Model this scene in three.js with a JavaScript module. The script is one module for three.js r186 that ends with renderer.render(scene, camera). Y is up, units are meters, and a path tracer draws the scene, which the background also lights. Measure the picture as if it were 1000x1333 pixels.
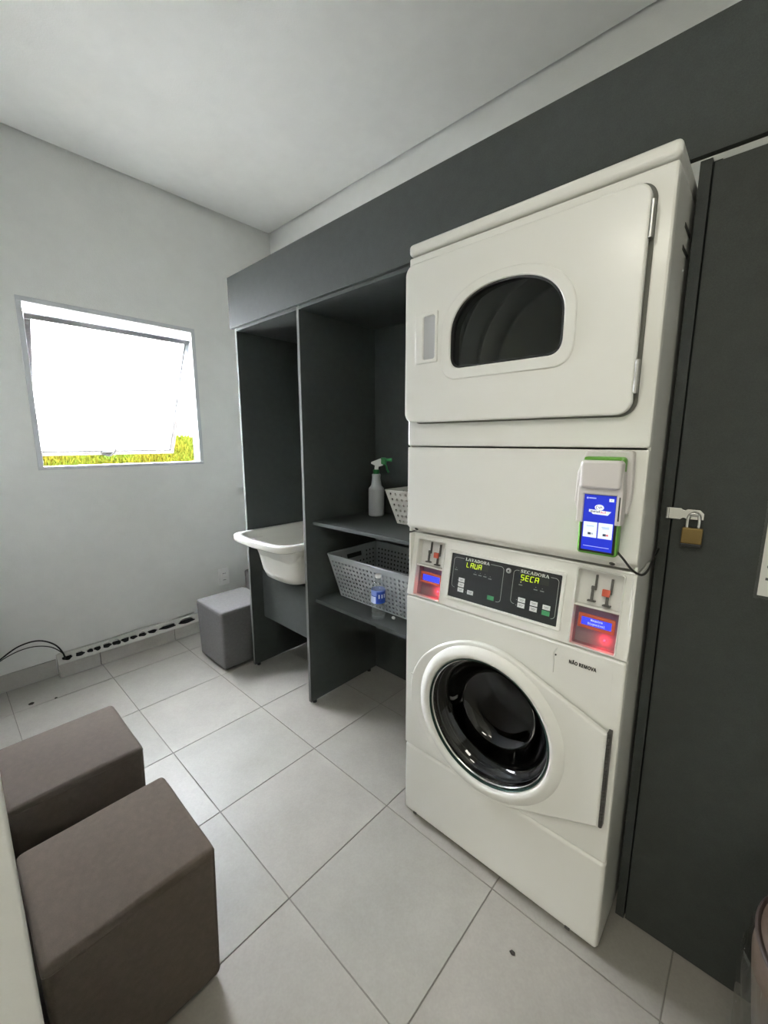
import * as THREE from 'three';
import { mergeGeometries } from 'three/addons/utils/BufferGeometryUtils.js';
import { FontLoader } from 'three/addons/loaders/FontLoader.js';
import { TextGeometry } from 'three/addons/geometries/TextGeometry.js';
import { RectAreaLightUniformsLib } from 'three/addons/lights/RectAreaLightUniformsLib.js';

// ---------------------------------------------------------------- camera, sky, exposure
const scene = new THREE.Scene();
const camera = new THREE.PerspectiveCamera(101.97, 1000 / 1333, 0.01, 200);
camera.position.set(3.0311, 1.3984, 2.0018);
camera.rotation.order = 'YXZ';
camera.rotation.set(-0.1691, 0.7412, 0.0001);
scene.add(camera);
const renderer = new THREE.WebGLRenderer({ antialias: true });
renderer.toneMapping = THREE.LinearToneMapping;
renderer.toneMappingExposure = 2.4;
renderer.shadowMap.enabled = true;
RectAreaLightUniformsLib.init();
// a bright overcast sky
const SKY = 46;
scene.background = new THREE.Color().setRGB(0.97, 0.99, 1.08);
scene.backgroundIntensity = SKY;
// warm white panel lamps in the lobby behind the camera
const LAMP = new THREE.Color().setRGB(1.0, 0.965, 0.85), LAMP_POWER = 6.2;

// ---------------------------------------------------------------- helpers
let seed = 7;
const rnd = () => { seed = (seed * 1664525 + 1013904223) >>> 0; return seed / 4294967296; };
const rr = (a, b) => a + (b - a) * rnd();
const taken = new Map();
function numbered(n) { const k = taken.get(n) ?? 0; taken.set(n, k + 1); return k ? `${n}_${String(k).padStart(3, '0')}` : n; }
function shade(o) { o.castShadow = true; o.receiveShadow = true; return o; }
function part(name, geo, mat, parent) { const m = shade(new THREE.Mesh(geo, mat)); m.name = name; parent.add(m); return m; }
function tag(o, label, category, group) { o.userData.label = label; o.userData.category = category; if (group) o.userData.group = group; return o; }
function thing(name, label, category, pos = [0, 0, 0], turn = 0, group) {
  const g = new THREE.Group(); g.name = numbered(name); g.position.set(...pos); g.rotation.y = turn; scene.add(g);
  return tag(g, label, category, group);
}
function single(name, geo, mat, label, category, group) { const m = part(numbered(name), geo, mat, scene); return tag(m, label, category, group); }
function struct(name, geo, mat) { const m = geo ? part(name, geo, mat, scene) : new THREE.Group(); if (!geo) { m.name = name; scene.add(m); } m.userData.kind = 'structure'; return m; }
// metre uv by the dominant normal
function uvm(g, k = 1, ou = 0, ov = 0) {
  if (g.index) g = g.toNonIndexed();
  if (!g.attributes.normal) g.computeVertexNormals();
  const p = g.attributes.position, uv = new Float32Array(p.count * 2), a = new THREE.Vector3(), b = new THREE.Vector3(), c = new THREE.Vector3();
  for (let i = 0; i < p.count; i += 3) {
    a.fromBufferAttribute(p, i); b.fromBufferAttribute(p, i + 1); c.fromBufferAttribute(p, i + 2);
    const n = b.clone().sub(a).cross(c.clone().sub(a)), ax = Math.abs(n.x), ay = Math.abs(n.y), az = Math.abs(n.z);
    for (let j = 0; j < 3; j++) {
      const x = p.getX(i + j), y = p.getY(i + j), z = p.getZ(i + j);
      const [u, v] = ay >= ax && ay >= az ? [x, z] : ax >= az ? [z, y] : [x, y];
      uv[(i + j) * 2] = u * k + ou; uv[(i + j) * 2 + 1] = v * k + ov;
    }
  }
  g.setAttribute('uv', new THREE.BufferAttribute(uv, 2));
  return g;
}
// rounded box centred at c; seg pieces per face; puff lifts the top
function rbox(w, h, d, r = 0.003, c = [0, 0, 0], seg = 0, puff = 0) {
  const s = Math.max(0, seg), cuts = (len) => { const a = [-len / 2]; for (let i = 1; i <= 2; i++) a.push(-len / 2 + r * (i / 2)); for (let i = 1; i < s + 1; i++) a.push(-len / 2 + r + (len - 2 * r) * i / (s + 1)); for (let i = 2; i >= 0; i--) a.push(len / 2 - r * (i / 2)); return a; };
  const X = cuts(w), Y = cuts(h), Z = cuts(d), pos = [], idx = [];
  const face = (A, B, f) => { const o = pos.length / 3; for (const b of B) for (const a of A) pos.push(...f(a, b)); for (let j = 0; j < B.length - 1; j++) for (let i = 0; i < A.length - 1; i++) { const q = o + j * A.length + i; idx.push(q, q + 1, q + A.length + 1, q, q + A.length + 1, q + A.length); } };
  face(X, Y, (a, b) => [a, b, d / 2]); face(X, Y, (a, b) => [-a, b, -d / 2]);
  face(Z, Y, (a, b) => [w / 2, b, -a]); face(Z, Y, (a, b) => [-w / 2, b, a]);
  face(X, Z, (a, b) => [a, h / 2, -b]); face(X, Z, (a, b) => [a, -h / 2, b]);
  const P = new Float32Array(pos), N = new Float32Array(pos.length), v = new THREE.Vector3(), q = new THREE.Vector3(), hx = w / 2 - r, hy = h / 2 - r, hz = d / 2 - r;
  for (let i = 0; i < P.length; i += 3) {
    v.set(P[i], P[i + 1], P[i + 2]);
    q.set(THREE.MathUtils.clamp(v.x, -hx, hx), THREE.MathUtils.clamp(v.y, -hy, hy), THREE.MathUtils.clamp(v.z, -hz, hz));
    const n = v.clone().sub(q).normalize(); v.copy(q).addScaledVector(n, r);
    let y = v.y; if (puff && v.y > 0) y += puff * Math.max(0, 1 - (v.x / (w / 2)) ** 2) * Math.max(0, 1 - (v.z / (d / 2)) ** 2) * Math.min(1, v.y / (h / 2 - r) > 0.98 ? 1 : 0);
    P[i] = v.x + c[0]; P[i + 1] = y + c[1]; P[i + 2] = v.z + c[2]; N[i] = n.x; N[i + 1] = n.y; N[i + 2] = n.z;
  }
  const g = new THREE.BufferGeometry(); g.setAttribute('position', new THREE.BufferAttribute(P, 3)); g.setAttribute('normal', new THREE.BufferAttribute(N, 3)); g.setIndex(idx);
  if (puff) g.computeVertexNormals();
  return uvm(g);
}
// box from min to max
const bb = (x0, x1, y0, y1, z0, z1, r = 0.0015, seg = 0, puff = 0) => rbox(x1 - x0, y1 - y0, z1 - z0, r, [(x0 + x1) / 2, (y0 + y1) / 2, (z0 + z1) / 2], seg, puff);
const plain = (x0, x1, y0, y1, z0, z1) => uvm(new THREE.BoxGeometry(x1 - x0, y1 - y0, z1 - z0).translate((x0 + x1) / 2, (y0 + y1) / 2, (z0 + z1) / 2));
const merge = (a) => { const l = a.map((g) => { g = g.index ? g.toNonIndexed() : g; for (const k of Object.keys(g.attributes)) if (!['position', 'normal', 'uv'].includes(k)) g.deleteAttribute(k); return g; }); return mergeGeometries(l); };
const tube = (pts, r, n = 8, seg = 40) => new THREE.TubeGeometry(new THREE.CatmullRomCurve3(pts.map((p) => new THREE.Vector3(...p))), seg, r, n);
const lathe = (pts, n = 48) => new THREE.LatheGeometry(pts.map((p) => new THREE.Vector2(...p)), n);
const cyl = (r, h, n = 24, r2 = r) => new THREE.CylinderGeometry(r2, r, h, n);
function extr(shape, depth, bevel = 0, curve = 24, bs = 2) { return new THREE.ExtrudeGeometry(shape, { depth: Math.max(depth - 2 * bevel, 1e-4), bevelEnabled: bevel > 0, bevelThickness: bevel, bevelSize: bevel, bevelOffset: -bevel, bevelSegments: bs, curveSegments: curve }).translate(0, 0, bevel); }
function rrShape(x0, x1, y0, y1, r) {
  const s = new THREE.Shape(); s.moveTo(x0 + r, y0); s.lineTo(x1 - r, y0); s.absarc(x1 - r, y0 + r, r, -Math.PI / 2, 0); s.lineTo(x1, y1 - r); s.absarc(x1 - r, y1 - r, r, 0, Math.PI / 2);
  s.lineTo(x0 + r, y1); s.absarc(x0 + r, y1 - r, r, Math.PI / 2, Math.PI); s.lineTo(x0, y0 + r); s.absarc(x0 + r, y0 + r, r, Math.PI, Math.PI * 1.5); return s;
}
// tiling value noise
function noise2(n, s) {
  const g = new Float32Array(n * n); let k = s >>> 0; for (let i = 0; i < g.length; i++) { k = (k * 1664525 + 1013904223) >>> 0; g[i] = k / 4294967296; }
  return (x, y) => { x = ((x % 1) + 1) % 1 * n; y = ((y % 1) + 1) % 1 * n; const i = Math.floor(x), j = Math.floor(y), u = x - i, v = y - j, a = u * u * (3 - 2 * u), b = v * v * (3 - 2 * v), G = (p, q) => g[(q % n) * n + (p % n)]; return (G(i, j) * (1 - a) + G(i + 1, j) * a) * (1 - b) + (G(i, j + 1) * (1 - a) + G(i + 1, j + 1) * a) * b; };
}
function tex(size, f, srgb, rep) {
  const d = new Uint8Array(size * size * 4);
  for (let y = 0; y < size; y++) for (let x = 0; x < size; x++) { const c = f(x / size, y / size), o = (y * size + x) * 4; if (Array.isArray(c)) { d[o] = c[0]; d[o + 1] = c[1]; d[o + 2] = c[2]; } else d[o] = d[o + 1] = d[o + 2] = c; d[o + 3] = 255; }
  const t = new THREE.DataTexture(d, size, size); t.wrapS = t.wrapT = THREE.RepeatWrapping; t.magFilter = THREE.LinearFilter; t.minFilter = THREE.LinearMipmapLinearFilter; t.generateMipmaps = true;
  if (srgb) t.colorSpace = THREE.SRGBColorSpace; if (rep) t.repeat.set(rep, rep); t.needsUpdate = true; return t;
}
const n8 = noise2(8, 3), n16 = noise2(16, 5), n32 = noise2(32, 11), n64 = noise2(64, 17), n128 = noise2(128, 23), n256 = noise2(256, 29);
const cl = (v) => Math.max(0, Math.min(255, v));
const wallBump = tex(512, (u, v) => cl(255 * (0.5 * n128(u, v) + 0.3 * n256(u, v) + 0.2 * n32(u, v))), false, 2);
const wallMap = tex(256, (u, v) => { const k = 249 + 8 * (n8(u, v) * 0.6 + n32(u, v) * 0.4) - 4; return [cl(k), cl(k), cl(k - 1)]; }, true, 0.7);
const tileMap = tex(512, (u, v) => { const m = n8(u, v) * 0.5 + n16(u, v) * 0.3 + n64(u, v) * 0.2, f = n256(u, v); const k = 224 + (m - 0.5) * 22 + (f - 0.5) * 8; return [cl(k), cl(k - 1), cl(k - 4)]; }, true, 0.9);
const fabricBump = tex(256, (u, v) => cl(127 + 60 * Math.sin(u * Math.PI * 2 * 64) * Math.sin(v * Math.PI * 2 * 64) + 60 * (n128(u, v) - 0.5)), false, 12);
const fabricMap = tex(256, (u, v) => { const k = 235 + 18 * (n128(u, v) - 0.5) + 14 * (n16(u, v) - 0.5); return [cl(k), cl(k), cl(k)]; }, true, 6);
const boardMap = tex(256, (u, v) => { const k = 236 + 26 * (n256(u, v) - 0.5) + 10 * (n16(u, v) - 0.5); return [cl(k), cl(k), cl(k)]; }, true, 3);
const boardBump = tex(256, (u, v) => cl(255 * n256(u, v)), false, 6);
const grassMap = tex(512, (u, v) => { const a = n16(u, v), b = n64(u, v), c = n128(u, v), k = 0.55 + 0.5 * b + 0.35 * (c - 0.5); return [cl((24 + 14 * a) * k), cl((30 + 8 * a) * k), cl((3 + 4 * a) * k)]; }, true, 0.6);
function canvas(w, h, draw) { const c = document.createElement('canvas'); c.width = w; c.height = h; draw(c.getContext('2d'), w, h); const t = new THREE.CanvasTexture(c); t.colorSpace = THREE.SRGBColorSpace; t.magFilter = THREE.LinearFilter; return t; }
const std = (o) => new THREE.MeshStandardMaterial(o), phy = (o) => new THREE.MeshPhysicalMaterial(o);
const M = {
  wall: std({ color: '#f4f5f2', roughness: 0.85, map: wallMap, bumpMap: wallBump, bumpScale: 0.0006 }),
  ceiling: std({ color: '#f4f4f0', roughness: 0.95, map: wallMap, bumpMap: wallBump, bumpScale: 0.0004 }),
  tile: phy({ color: '#aeaaa4', specularIntensity: 0.5, roughness: 0.4, map: tileMap }),
  tileB: phy({ color: '#aba8a2', specularIntensity: 0.5, roughness: 0.42, map: tileMap }),
  grout: std({ color: '#77736d', roughness: 0.95 }),
  skirt: std({ color: '#cfcdc8', roughness: 0.4, map: tileMap }),
  board: phy({ color: '#424542', specularIntensity: 0.4, roughness: 0.6, map: boardMap, bumpMap: boardBump, bumpScale: 0.00012 }),
  edge: phy({ color: '#6a6b68', roughness: 0.8, specularIntensity: 0.3 }),
  enamel: phy({ color: '#ecece6', roughness: 0.28, clearcoat: 0.3, clearcoatRoughness: 0.15 }),
  enamelB: phy({ color: '#dedfd9', roughness: 0.32, clearcoat: 0.2, clearcoatRoughness: 0.2 }),
  seam: std({ color: '#3a3a38', roughness: 0.8 }),
  blackPlastic: std({ color: '#151616', roughness: 0.35 }),
  rubber: std({ color: '#171717', roughness: 0.7 }),
  steel: std({ color: '#b9b9b6', roughness: 0.3, metalness: 1 }),
  drum: std({ color: '#6f706e', roughness: 0.38, metalness: 1 }),
  chrome: std({ color: '#d8d8d6', roughness: 0.15, metalness: 1 }),
  doorGlass: phy({ color: '#5c605e', roughness: 0.03, transmission: 1, thickness: 0, ior: 1.5 }),
  dryerGlass: phy({ color: '#b9bcba', roughness: 0.02, transmission: 1, thickness: 0, ior: 1.5 }),
  greenGlass: phy({ color: '#3f5f57', roughness: 0.1, transmission: 0.6, thickness: 0, ior: 1.5 }),
  frosted: phy({ color: '#f2f6f6', roughness: 0.85, transmission: 1, thickness: 0, ior: 1.45 }),
  acrylic: phy({ color: '#fbfbfa', roughness: 0.14, transmission: 1, thickness: 0, ior: 1.45 }),
  alu: std({ color: '#b9bcbe', roughness: 0.25, metalness: 1 }),
  frameWhite: std({ color: '#cfd2d4', roughness: 0.5 }),
  ceramic: phy({ color: '#f3f2ea', roughness: 0.25, clearcoat: 0.3 }),
  taupe: phy({ color: '#5a5046', specularIntensity: 0.4, roughness: 0.9, map: fabricMap, bumpMap: fabricBump, bumpScale: 0.0003 }),
  taupeB: phy({ color: '#574e46', specularIntensity: 0.4, roughness: 0.9, map: fabricMap, bumpMap: fabricBump, bumpScale: 0.0003 }),
  greyVinyl: phy({ color: '#646260', specularIntensity: 0.5, roughness: 0.7, map: fabricMap, bumpMap: fabricBump, bumpScale: 0.0002 }),
  brownVinyl: std({ color: '#4a3b2b', roughness: 0.6, map: fabricMap, bumpMap: fabricBump, bumpScale: 0.0003 }),
  brownPiping: std({ color: '#2e231d', roughness: 0.6 }),
  film: phy({ color: '#f4f5f4', roughness: 0.05, transmission: 0.97, thickness: 0, ior: 1.4 }),
  greyBasket: std({ color: '#a6abad', roughness: 0.5 }),
  whiteBasket: std({ color: '#e9e7e2', roughness: 0.45 }),
  whitePlastic: std({ color: '#e6e5e1', roughness: 0.4 }),
  terminalWhite: std({ color: '#dcd8d6', roughness: 0.45 }),
  terminalGreen: std({ color: '#5f9e35', roughness: 0.45 }),
  greenPlastic: std({ color: '#1f7a3b', roughness: 0.35 }),
  bottleBody: phy({ color: '#dfe4e8', roughness: 0.5, transmission: 0.4, thickness: 0, ior: 1.45 }),
  liquid: phy({ color: '#aab2b9', roughness: 0.5, transmission: 0.4, thickness: 0, ior: 1.33 }),
  pet: phy({ color: '#f6fafa', roughness: 0.06, transmission: 0.9, thickness: 0, ior: 1.5 }),
  brass: std({ color: '#7d6a42', roughness: 0.42, metalness: 0.8 }),
  cableBlack: std({ color: '#141414', roughness: 0.5 }),
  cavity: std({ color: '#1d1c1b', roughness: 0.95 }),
  plaster: std({ color: '#cbc9c2', roughness: 0.95, bumpMap: wallBump, bumpScale: 0.002 }),
  paper: std({ color: '#e9e8e4', roughness: 0.8 }),
  dirt: std({ color: '#2a2622', roughness: 0.95 }),
  orange: std({ color: '#d5603a', roughness: 0.5 }),
  coinGrey: std({ color: '#eeeeec', roughness: 0.6 }),
  coinDark: std({ color: '#8d878c', roughness: 0.7 }),
  bracket: std({ color: '#5b5a58', roughness: 0.5, metalness: 0.4 }),
  button: std({ color: '#dcdcdc', roughness: 0.5 }),
  buttonGreen: std({ color: '#3f8f5a', roughness: 0.5 }),
  grass: phy({ color: '#ffffff', roughness: 1, specularIntensity: 0, map: grassMap }),
  bounceGrey: std({ color: '#5d5b56', roughness: 0.95, bumpMap: wallBump, bumpScale: 0.002 }),
  paving: std({ color: '#b9ad98', roughness: 0.95 }),
  render: std({ color: '#d8cfc6', roughness: 0.95 }),
};

// ---------------------------------------------------------------- the room
const H = 2.965, XR = 4.2, ZW = 1.988, ZB = 4.6;
{ // floor of 45 cm tiles
  const fl = struct('floor', plain(-0.15, XR + 0.15, -0.12, -0.0022, -0.15, ZB + 0.15), M.grout);
  const S = 0.4507, G = 0.0017, x0 = 0.2913, z0 = 1.4134, variants = [];
  const cut = new Map();
  for (let i = -1; i < 9; i++) for (let k = -4; k < 8; k++) {
    const a = Math.max(0.001, x0 + i * S + G), b = Math.min(XR - 0.001, x0 + (i + 1) * S - G), c = Math.max(0.001, z0 + (k - 1) * S + G), d = Math.min(ZB - 0.001, z0 + k * S - G);
    if (b - a < 0.02 || d - c < 0.02) continue;
    if (c > ZW && a < 0.7) continue;
    const key = (b - a).toFixed(3) + '|' + (d - c).toFixed(3) + '|' + ((i * 3 + k * 5 + 40) % 4);
    if (!cut.has(key)) { const g = rbox(b - a, 0.008, d - c, 0.0012); cut.set(key, uvm(g, 1, ((i * 7 + k * 3 + 80) % 11) * 0.37, ((i * 5 + k * 9 + 90) % 13) * 0.29)); }
    const t = part('tile', cut.get(key), (i + k) % 2 ? M.tile : M.tileB, fl); t.position.set((a + b) / 2, -0.004, (c + d) / 2);
  }
}
{ // ceiling: a plasterboard sheet that stops short of the walls, the slab over it
  struct('ceiling', bb(0.02, XR - 0.02, H, H + 0.06, 0.02, ZB - 0.02, 0.001), M.ceiling);
  struct('ceiling_slab', plain(-0.15, XR + 0.15, H + 0.1, H + 0.25, -0.15, ZB + 0.15), M.grout);
}
const WZ0 = 0.642, WZ1 = 1.586, WY0 = 1.235, WY1 = 2.163;
{ // left wall with the window opening
  const s = new THREE.Shape(); s.moveTo(-0.15, -0.12); s.lineTo(ZW + 0.15, -0.12); s.lineTo(ZW + 0.15, H + 0.1); s.lineTo(-0.15, H + 0.1); s.lineTo(-0.15, -0.12);
  const h = new THREE.Path(); h.moveTo(WZ0, WY0); h.lineTo(WZ0, WY1); h.lineTo(WZ1, WY1); h.lineTo(WZ1, WY0); h.lineTo(WZ0, WY0); s.holes.push(h);
  const g = new THREE.ExtrudeGeometry(s, { depth: 0.14, bevelEnabled: false }); g.rotateY(-Math.PI / 2);  // (z,y,depth) -> x = -depth
  struct('wall_left', uvm(g), M.wall);
  // added unseen facing round the same opening, dark to cut bounce onto the sash
  const fo = new THREE.Shape(); fo.moveTo(-5, -0.12); fo.lineTo(7, -0.12); fo.lineTo(7, H + 0.5); fo.lineTo(-5, H + 0.5); fo.lineTo(-5, -0.12); const fh = new THREE.Path(); fh.moveTo(WZ0, WY0); fh.lineTo(WZ0, WY1); fh.lineTo(WZ1, WY1); fh.lineTo(WZ1, WY0); fh.lineTo(WZ0, WY0); fo.holes.push(fh);
  const fg = new THREE.ExtrudeGeometry(fo, { depth: 0.02, bevelEnabled: false }); fg.rotateY(-Math.PI / 2).translate(-0.1405, 0, 0); struct('added_dark_facing', uvm(fg), phy({ color: '#3b3835', roughness: 1, specularIntensity: 0.1 }));
  struct('wall_back', plain(0, XR + 0.15, -0.12, H + 0.1, -0.15, 0), M.wall);
  // the wall behind the ottomans, ending in a plastered corner next to the camera
  struct('wall_front', uvm(extr(rrShape(0, 2.3, ZW, ZW + 0.15, 0.006), H + 0.09, 0, 6).rotateX(Math.PI / 2).translate(0, H + 0.1, 0)), M.wall);
  struct('wall_right', plain(XR, XR + 0.15, -0.12, H + 0.1, 0, ZB), M.wall);
  struct('wall_lobby', plain(0.75, 0.9, -0.12, H + 0.1, ZW + 0.15, ZB), M.wall);
  struct('wall_entrance', plain(0.75, XR + 0.15, -0.12, H + 0.1, ZB, ZB + 0.15), M.wall);
}
// ceiling panel lamps of the lobby behind the camera
[['square white ceiling panel lamp over the near end of the lobby', 3.1, 3.0], ['square white ceiling panel lamp over the far end of the lobby', 2.2, 4.0]].forEach(([label, x, z]) => {
  const t = thing('panel_lamp', label, 'ceiling lamp', [x, H, z]), w = 0.6;
  const o = rrShape(-w / 2, w / 2, -w / 2, w / 2, 0.006); o.holes.push(rrShape(-w / 2 + 0.02, w / 2 - 0.02, -w / 2 + 0.02, w / 2 - 0.02, 0.003));
  part('frame', extr(o, 0.016, 0.002).rotateX(Math.PI / 2), M.frameWhite, t);
  part('diffuser', plain(-w / 2 + 0.0205, w / 2 - 0.0205, -0.006, -0.002, -w / 2 + 0.0205, w / 2 - 0.0205), std({ color: '#f4f2ea', emissive: LAMP, emissiveIntensity: 3, roughness: 0.6 }), t);
  const l = new THREE.RectAreaLight(LAMP, LAMP_POWER, w - 0.05, w - 0.05); l.name = 'panel_light'; l.position.set(0, -0.012, 0); l.rotation.x = -Math.PI / 2; t.add(l);
});
{ // tile skirting on the left wall
  const b = struct('baseboard_left', bb(0, 0.009, 0, 0.1, 1.63, ZW, 0.001), M.skirt);
  part('skirting_tile', bb(0, 0.009, 0, 0.1, 0.02, 0.78, 0.001), M.skirt, b);
}
// ---------------------------------------------------------------- window
{
  const w = struct('window_1'); const f = 0.026, x0 = -0.075, x1 = 0.003;
  const bar = (y0, y1, z0, z1) => part('frame_bar', bb(x0, x1, y0, y1, z0, z1, 0.002), M.frameWhite, w);
  bar(WY1 - f, WY1, WZ0, WZ1); bar(WY0, WY0 + f * 0.75, WZ0, WZ1); bar(WY0 + f * 0.75, WY1 - f, WZ0, WZ0 + f); bar(WY0 + f * 0.75, WY1 - f, WZ1 - f, WZ1);
  // awning sash, hinged near the top and pushed outwards
  const sash = new THREE.Group(); sash.name = 'sash'; sash.position.set(-0.02, 2.088, 0); sash.rotation.z = -0.525; w.add(sash);
  const L = 0.9, z0 = WZ0 + f + 0.004, z1 = WZ1 - f - 0.004, s = 0.03;
  part('top_rail', bb(-0.014, 0.014, -s, 0, z0, z1, 0.002), M.alu, sash);
  part('bottom_rail', bb(-0.014, 0.014, -L, -L + s, z0, z1, 0.002), M.alu, sash);
  part('stile', bb(-0.014, 0.014, -L + s, -s, z0, z0 + s, 0.002), M.alu, sash);
  part('stile', bb(-0.014, 0.014, -L + s, -s, z1 - s, z1, 0.002), M.alu, sash);
  const pane = part('pane', new THREE.PlaneGeometry(z1 - z0 - 2 * s, L - 2 * s).rotateY(Math.PI / 2).translate(0, -L / 2, (z0 + z1) / 2), M.frosted, sash);
  pane.userData.label = 'frosted glass pane';
  part('gasket', merge([plain(0.0005, 0.0145, -L + s, -L + s + 0.005, z0 + s, z1 - s), plain(0.0005, 0.0145, -L + s, -s, z0 + s, z0 + s + 0.004)]), M.rubber, sash);
  const zc = 1.13;
  part('latch_handle', merge([bb(0.012, 0.026, -L + 0.004, -L + 0.03, zc - 0.035, zc + 0.035, 0.003), tube([[0.024, -L + 0.012, zc + 0.02], [0.035, -L + 0.005, zc - 0.01], [0.045, -L + 0.03, zc - 0.03], [0.05, -L + 0.07, zc - 0.042]], 0.006)]), std({ color: '#3a3a38', roughness: 0.5 }), sash);
  part('stay_arm', tube([[-0.15, 1.862, 0.676], [-0.1, 1.73, 0.672], [-0.045, 1.58, 0.669]], 0.005, 6, 8), M.alu, w);
  part('stay_arm', tube([[-0.15, 1.862, 1.552], [-0.1, 1.73, 1.556], [-0.045, 1.58, 1.559]], 0.005, 6, 8), M.alu, w);
}
// ---------------------------------------------------------------- outside
{
  struct('yard_ground', plain(-60, 60, -0.4, -0.13, -60, 60), M.paving);
  const g = new THREE.PlaneGeometry(2.8, 22, 40, 120).rotateX(-Math.PI / 2).translate(-3.35, 0, 0.5), p = g.attributes.position;
  const bank = (x, z) => { const t = THREE.MathUtils.clamp(-2 - x, 0, 1.8); return 0.48 + 0.535 * t + Math.min(1, t * 2) * ((n32(x / 8, z / 8) - 0.5) * 0.08 + (n8(x / 8, z / 8) - 0.5) * 0.08); };
  for (let i = 0; i < p.count; i++) p.setY(i, bank(p.getX(i), p.getZ(i)));
  g.computeVertexNormals(); const uv = g.attributes.uv; for (let i = 0; i < p.count; i++) uv.setXY(i, p.getX(i), p.getZ(i));
  struct('added_bounce_apron', plain(-1.98, -0.165, 0.3, 0.48, -6, 8), M.bounceGrey);  // unseen slab added to bounce skylight up through the window
  const bk = part('grass_bank', g, M.grass, scene); bk.userData = { kind: 'stuff', label: 'yellow-green grassy slope outside the open window', category: 'grass' };
  const blade = new THREE.PlaneGeometry(0.012, 0.07, 1, 2).translate(0, 0.03, 0); const bp = blade.attributes.position; for (let i = 0; i < bp.count; i++) if (bp.getY(i) > 0.05) bp.setX(i, bp.getX(i) * 0.15);
  blade.computeVertexNormals();
  const n = 26000, im = new THREE.InstancedMesh(blade, phy({ color: '#ffffff', roughness: 1, specularIntensity: 0, side: THREE.DoubleSide }), n), m = new THREE.Matrix4(), q = new THREE.Quaternion(), e = new THREE.Euler(), col = new THREE.Color();
  for (let i = 0; i < n; i++) { const x = rr(-4.2, -2.6), z = rr(-2.4, 1.9), k = rr(0.6, 1.4), a = n16(x / 4, z / 4); e.set(rr(-0.6, 0.6), rr(0, 6.28), rr(-0.6, 0.6)); q.setFromEuler(e); m.compose(new THREE.Vector3(x, bank(x, z), z), q, new THREE.Vector3(k, k, k)); im.setMatrixAt(i, m); { const k = rr(0.55, 1.1), w = rr(0.75, 1.1) * (0.72 + 0.5 * a); col.setRGB(0.047 * k * w, 0.044 * k, 0.0052 * k); }; im.setColorAt(i, col); }
  im.name = 'grass_blades'; im.userData = { kind: 'stuff', label: 'short grass blades growing on the slope outside', category: 'grass' }; shade(im); scene.add(im);
  const fl = thing('flower_clump', 'small orange yellow flower clump on grass below window latch', 'flower', [-3.25, bank(-3.25, 0.4) + 0.002, 0.4]);
  const petal = phy({ color: '#5a3c00', roughness: 1, specularIntensity: 0 }), stem = std({ color: '#4d7a26', roughness: 0.9 });
  for (let i = 0; i < 14; i++) { const x = rr(-0.06, 0.06), z = rr(-0.09, 0.09), h = rr(0.06, 0.13); part('stem', tube([[x * 0.5, 0, z * 0.5], [x, h * 0.6, z], [x, h, z]], 0.002, 5, 6), stem, fl); part('flower_head', new THREE.SphereGeometry(0.017, 8, 6).scale(1, 0.6, 1).translate(x, h, z), petal, fl); }
  const hs = thing('neighbour_house', 'pale rendered house wall beyond the grass, right of window view', 'building', [-6, -0.13, -3.2]);
  part('wall', plain(-0.6, 0, 0, 5.6, -3.5, 1.95), M.render, hs);
  part('roof_edge', plain(-0.8, 0.2, 5.6, 5.8, -3.6, 2.1), M.render, hs);
}
// ---------------------------------------------------------------- built-in cabinet
const T = 0.018;
{
  const c = thing('laundry_cabinet', 'dark grey built-in laundry cabinet with long fascia and open bays', 'cabinet', [0, 0, 0]);
  const P = (name, g) => part(name, g, M.board, c);
  P('fascia', bb(0.77, XR - 0.004, 2.007, 2.267, 0.772, 0.79, 0.001));
  const panel = (x0, z1 = 0.775) => {
    P('side_panel', bb(x0, x0 + T, 0.014, 2.0065, 0.25, z1 - 0.0042, 0.0006));
  };
  panel(0.79); panel(1.357); panel(2.122);
  for (const x of [0.79, 1.357]) part('edge_strip', bb(x + 0.0003, x + T - 0.0003, 0.014, 2.0065, 0.7708, 0.7718, 0.0003), M.edge, c);
  for (const x of [0.79, 1.357, 2.122]) for (const z of [0.74, 0.32]) part('foot', cyl(0.012, 0.014, 16).translate(x + T / 2, 0.007, z), M.blackPlastic, c);
  P('back_panel', bb(0.8085, 1.3565, 0.014, 2.0, 0.25, 0.268, 0.001)); P('back_panel', bb(1.3755, 2.1215, 0.014, 2.0, 0.25, 0.268, 0.001));
  P('top_panel', bb(0.8085, 1.3565, 1.993, 2.012, 0.269, 0.7715, 0.0008)); P('top_panel', bb(1.3755, 2.1215, 1.993, 2.012, 0.269, 0.7715, 0.0008));
  P('shelf', bb(1.3755, 2.1215, 0.981, 0.998, 0.269, 0.727, 0.0012)); P('shelf', bb(1.3755, 2.1215, 0.567, 0.585, 0.269, 0.722, 0.0012));
  P('apron', bb(0.8085, 1.3565, 0.311, 0.61, 0.672, 0.69, 0.001));
}
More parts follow.
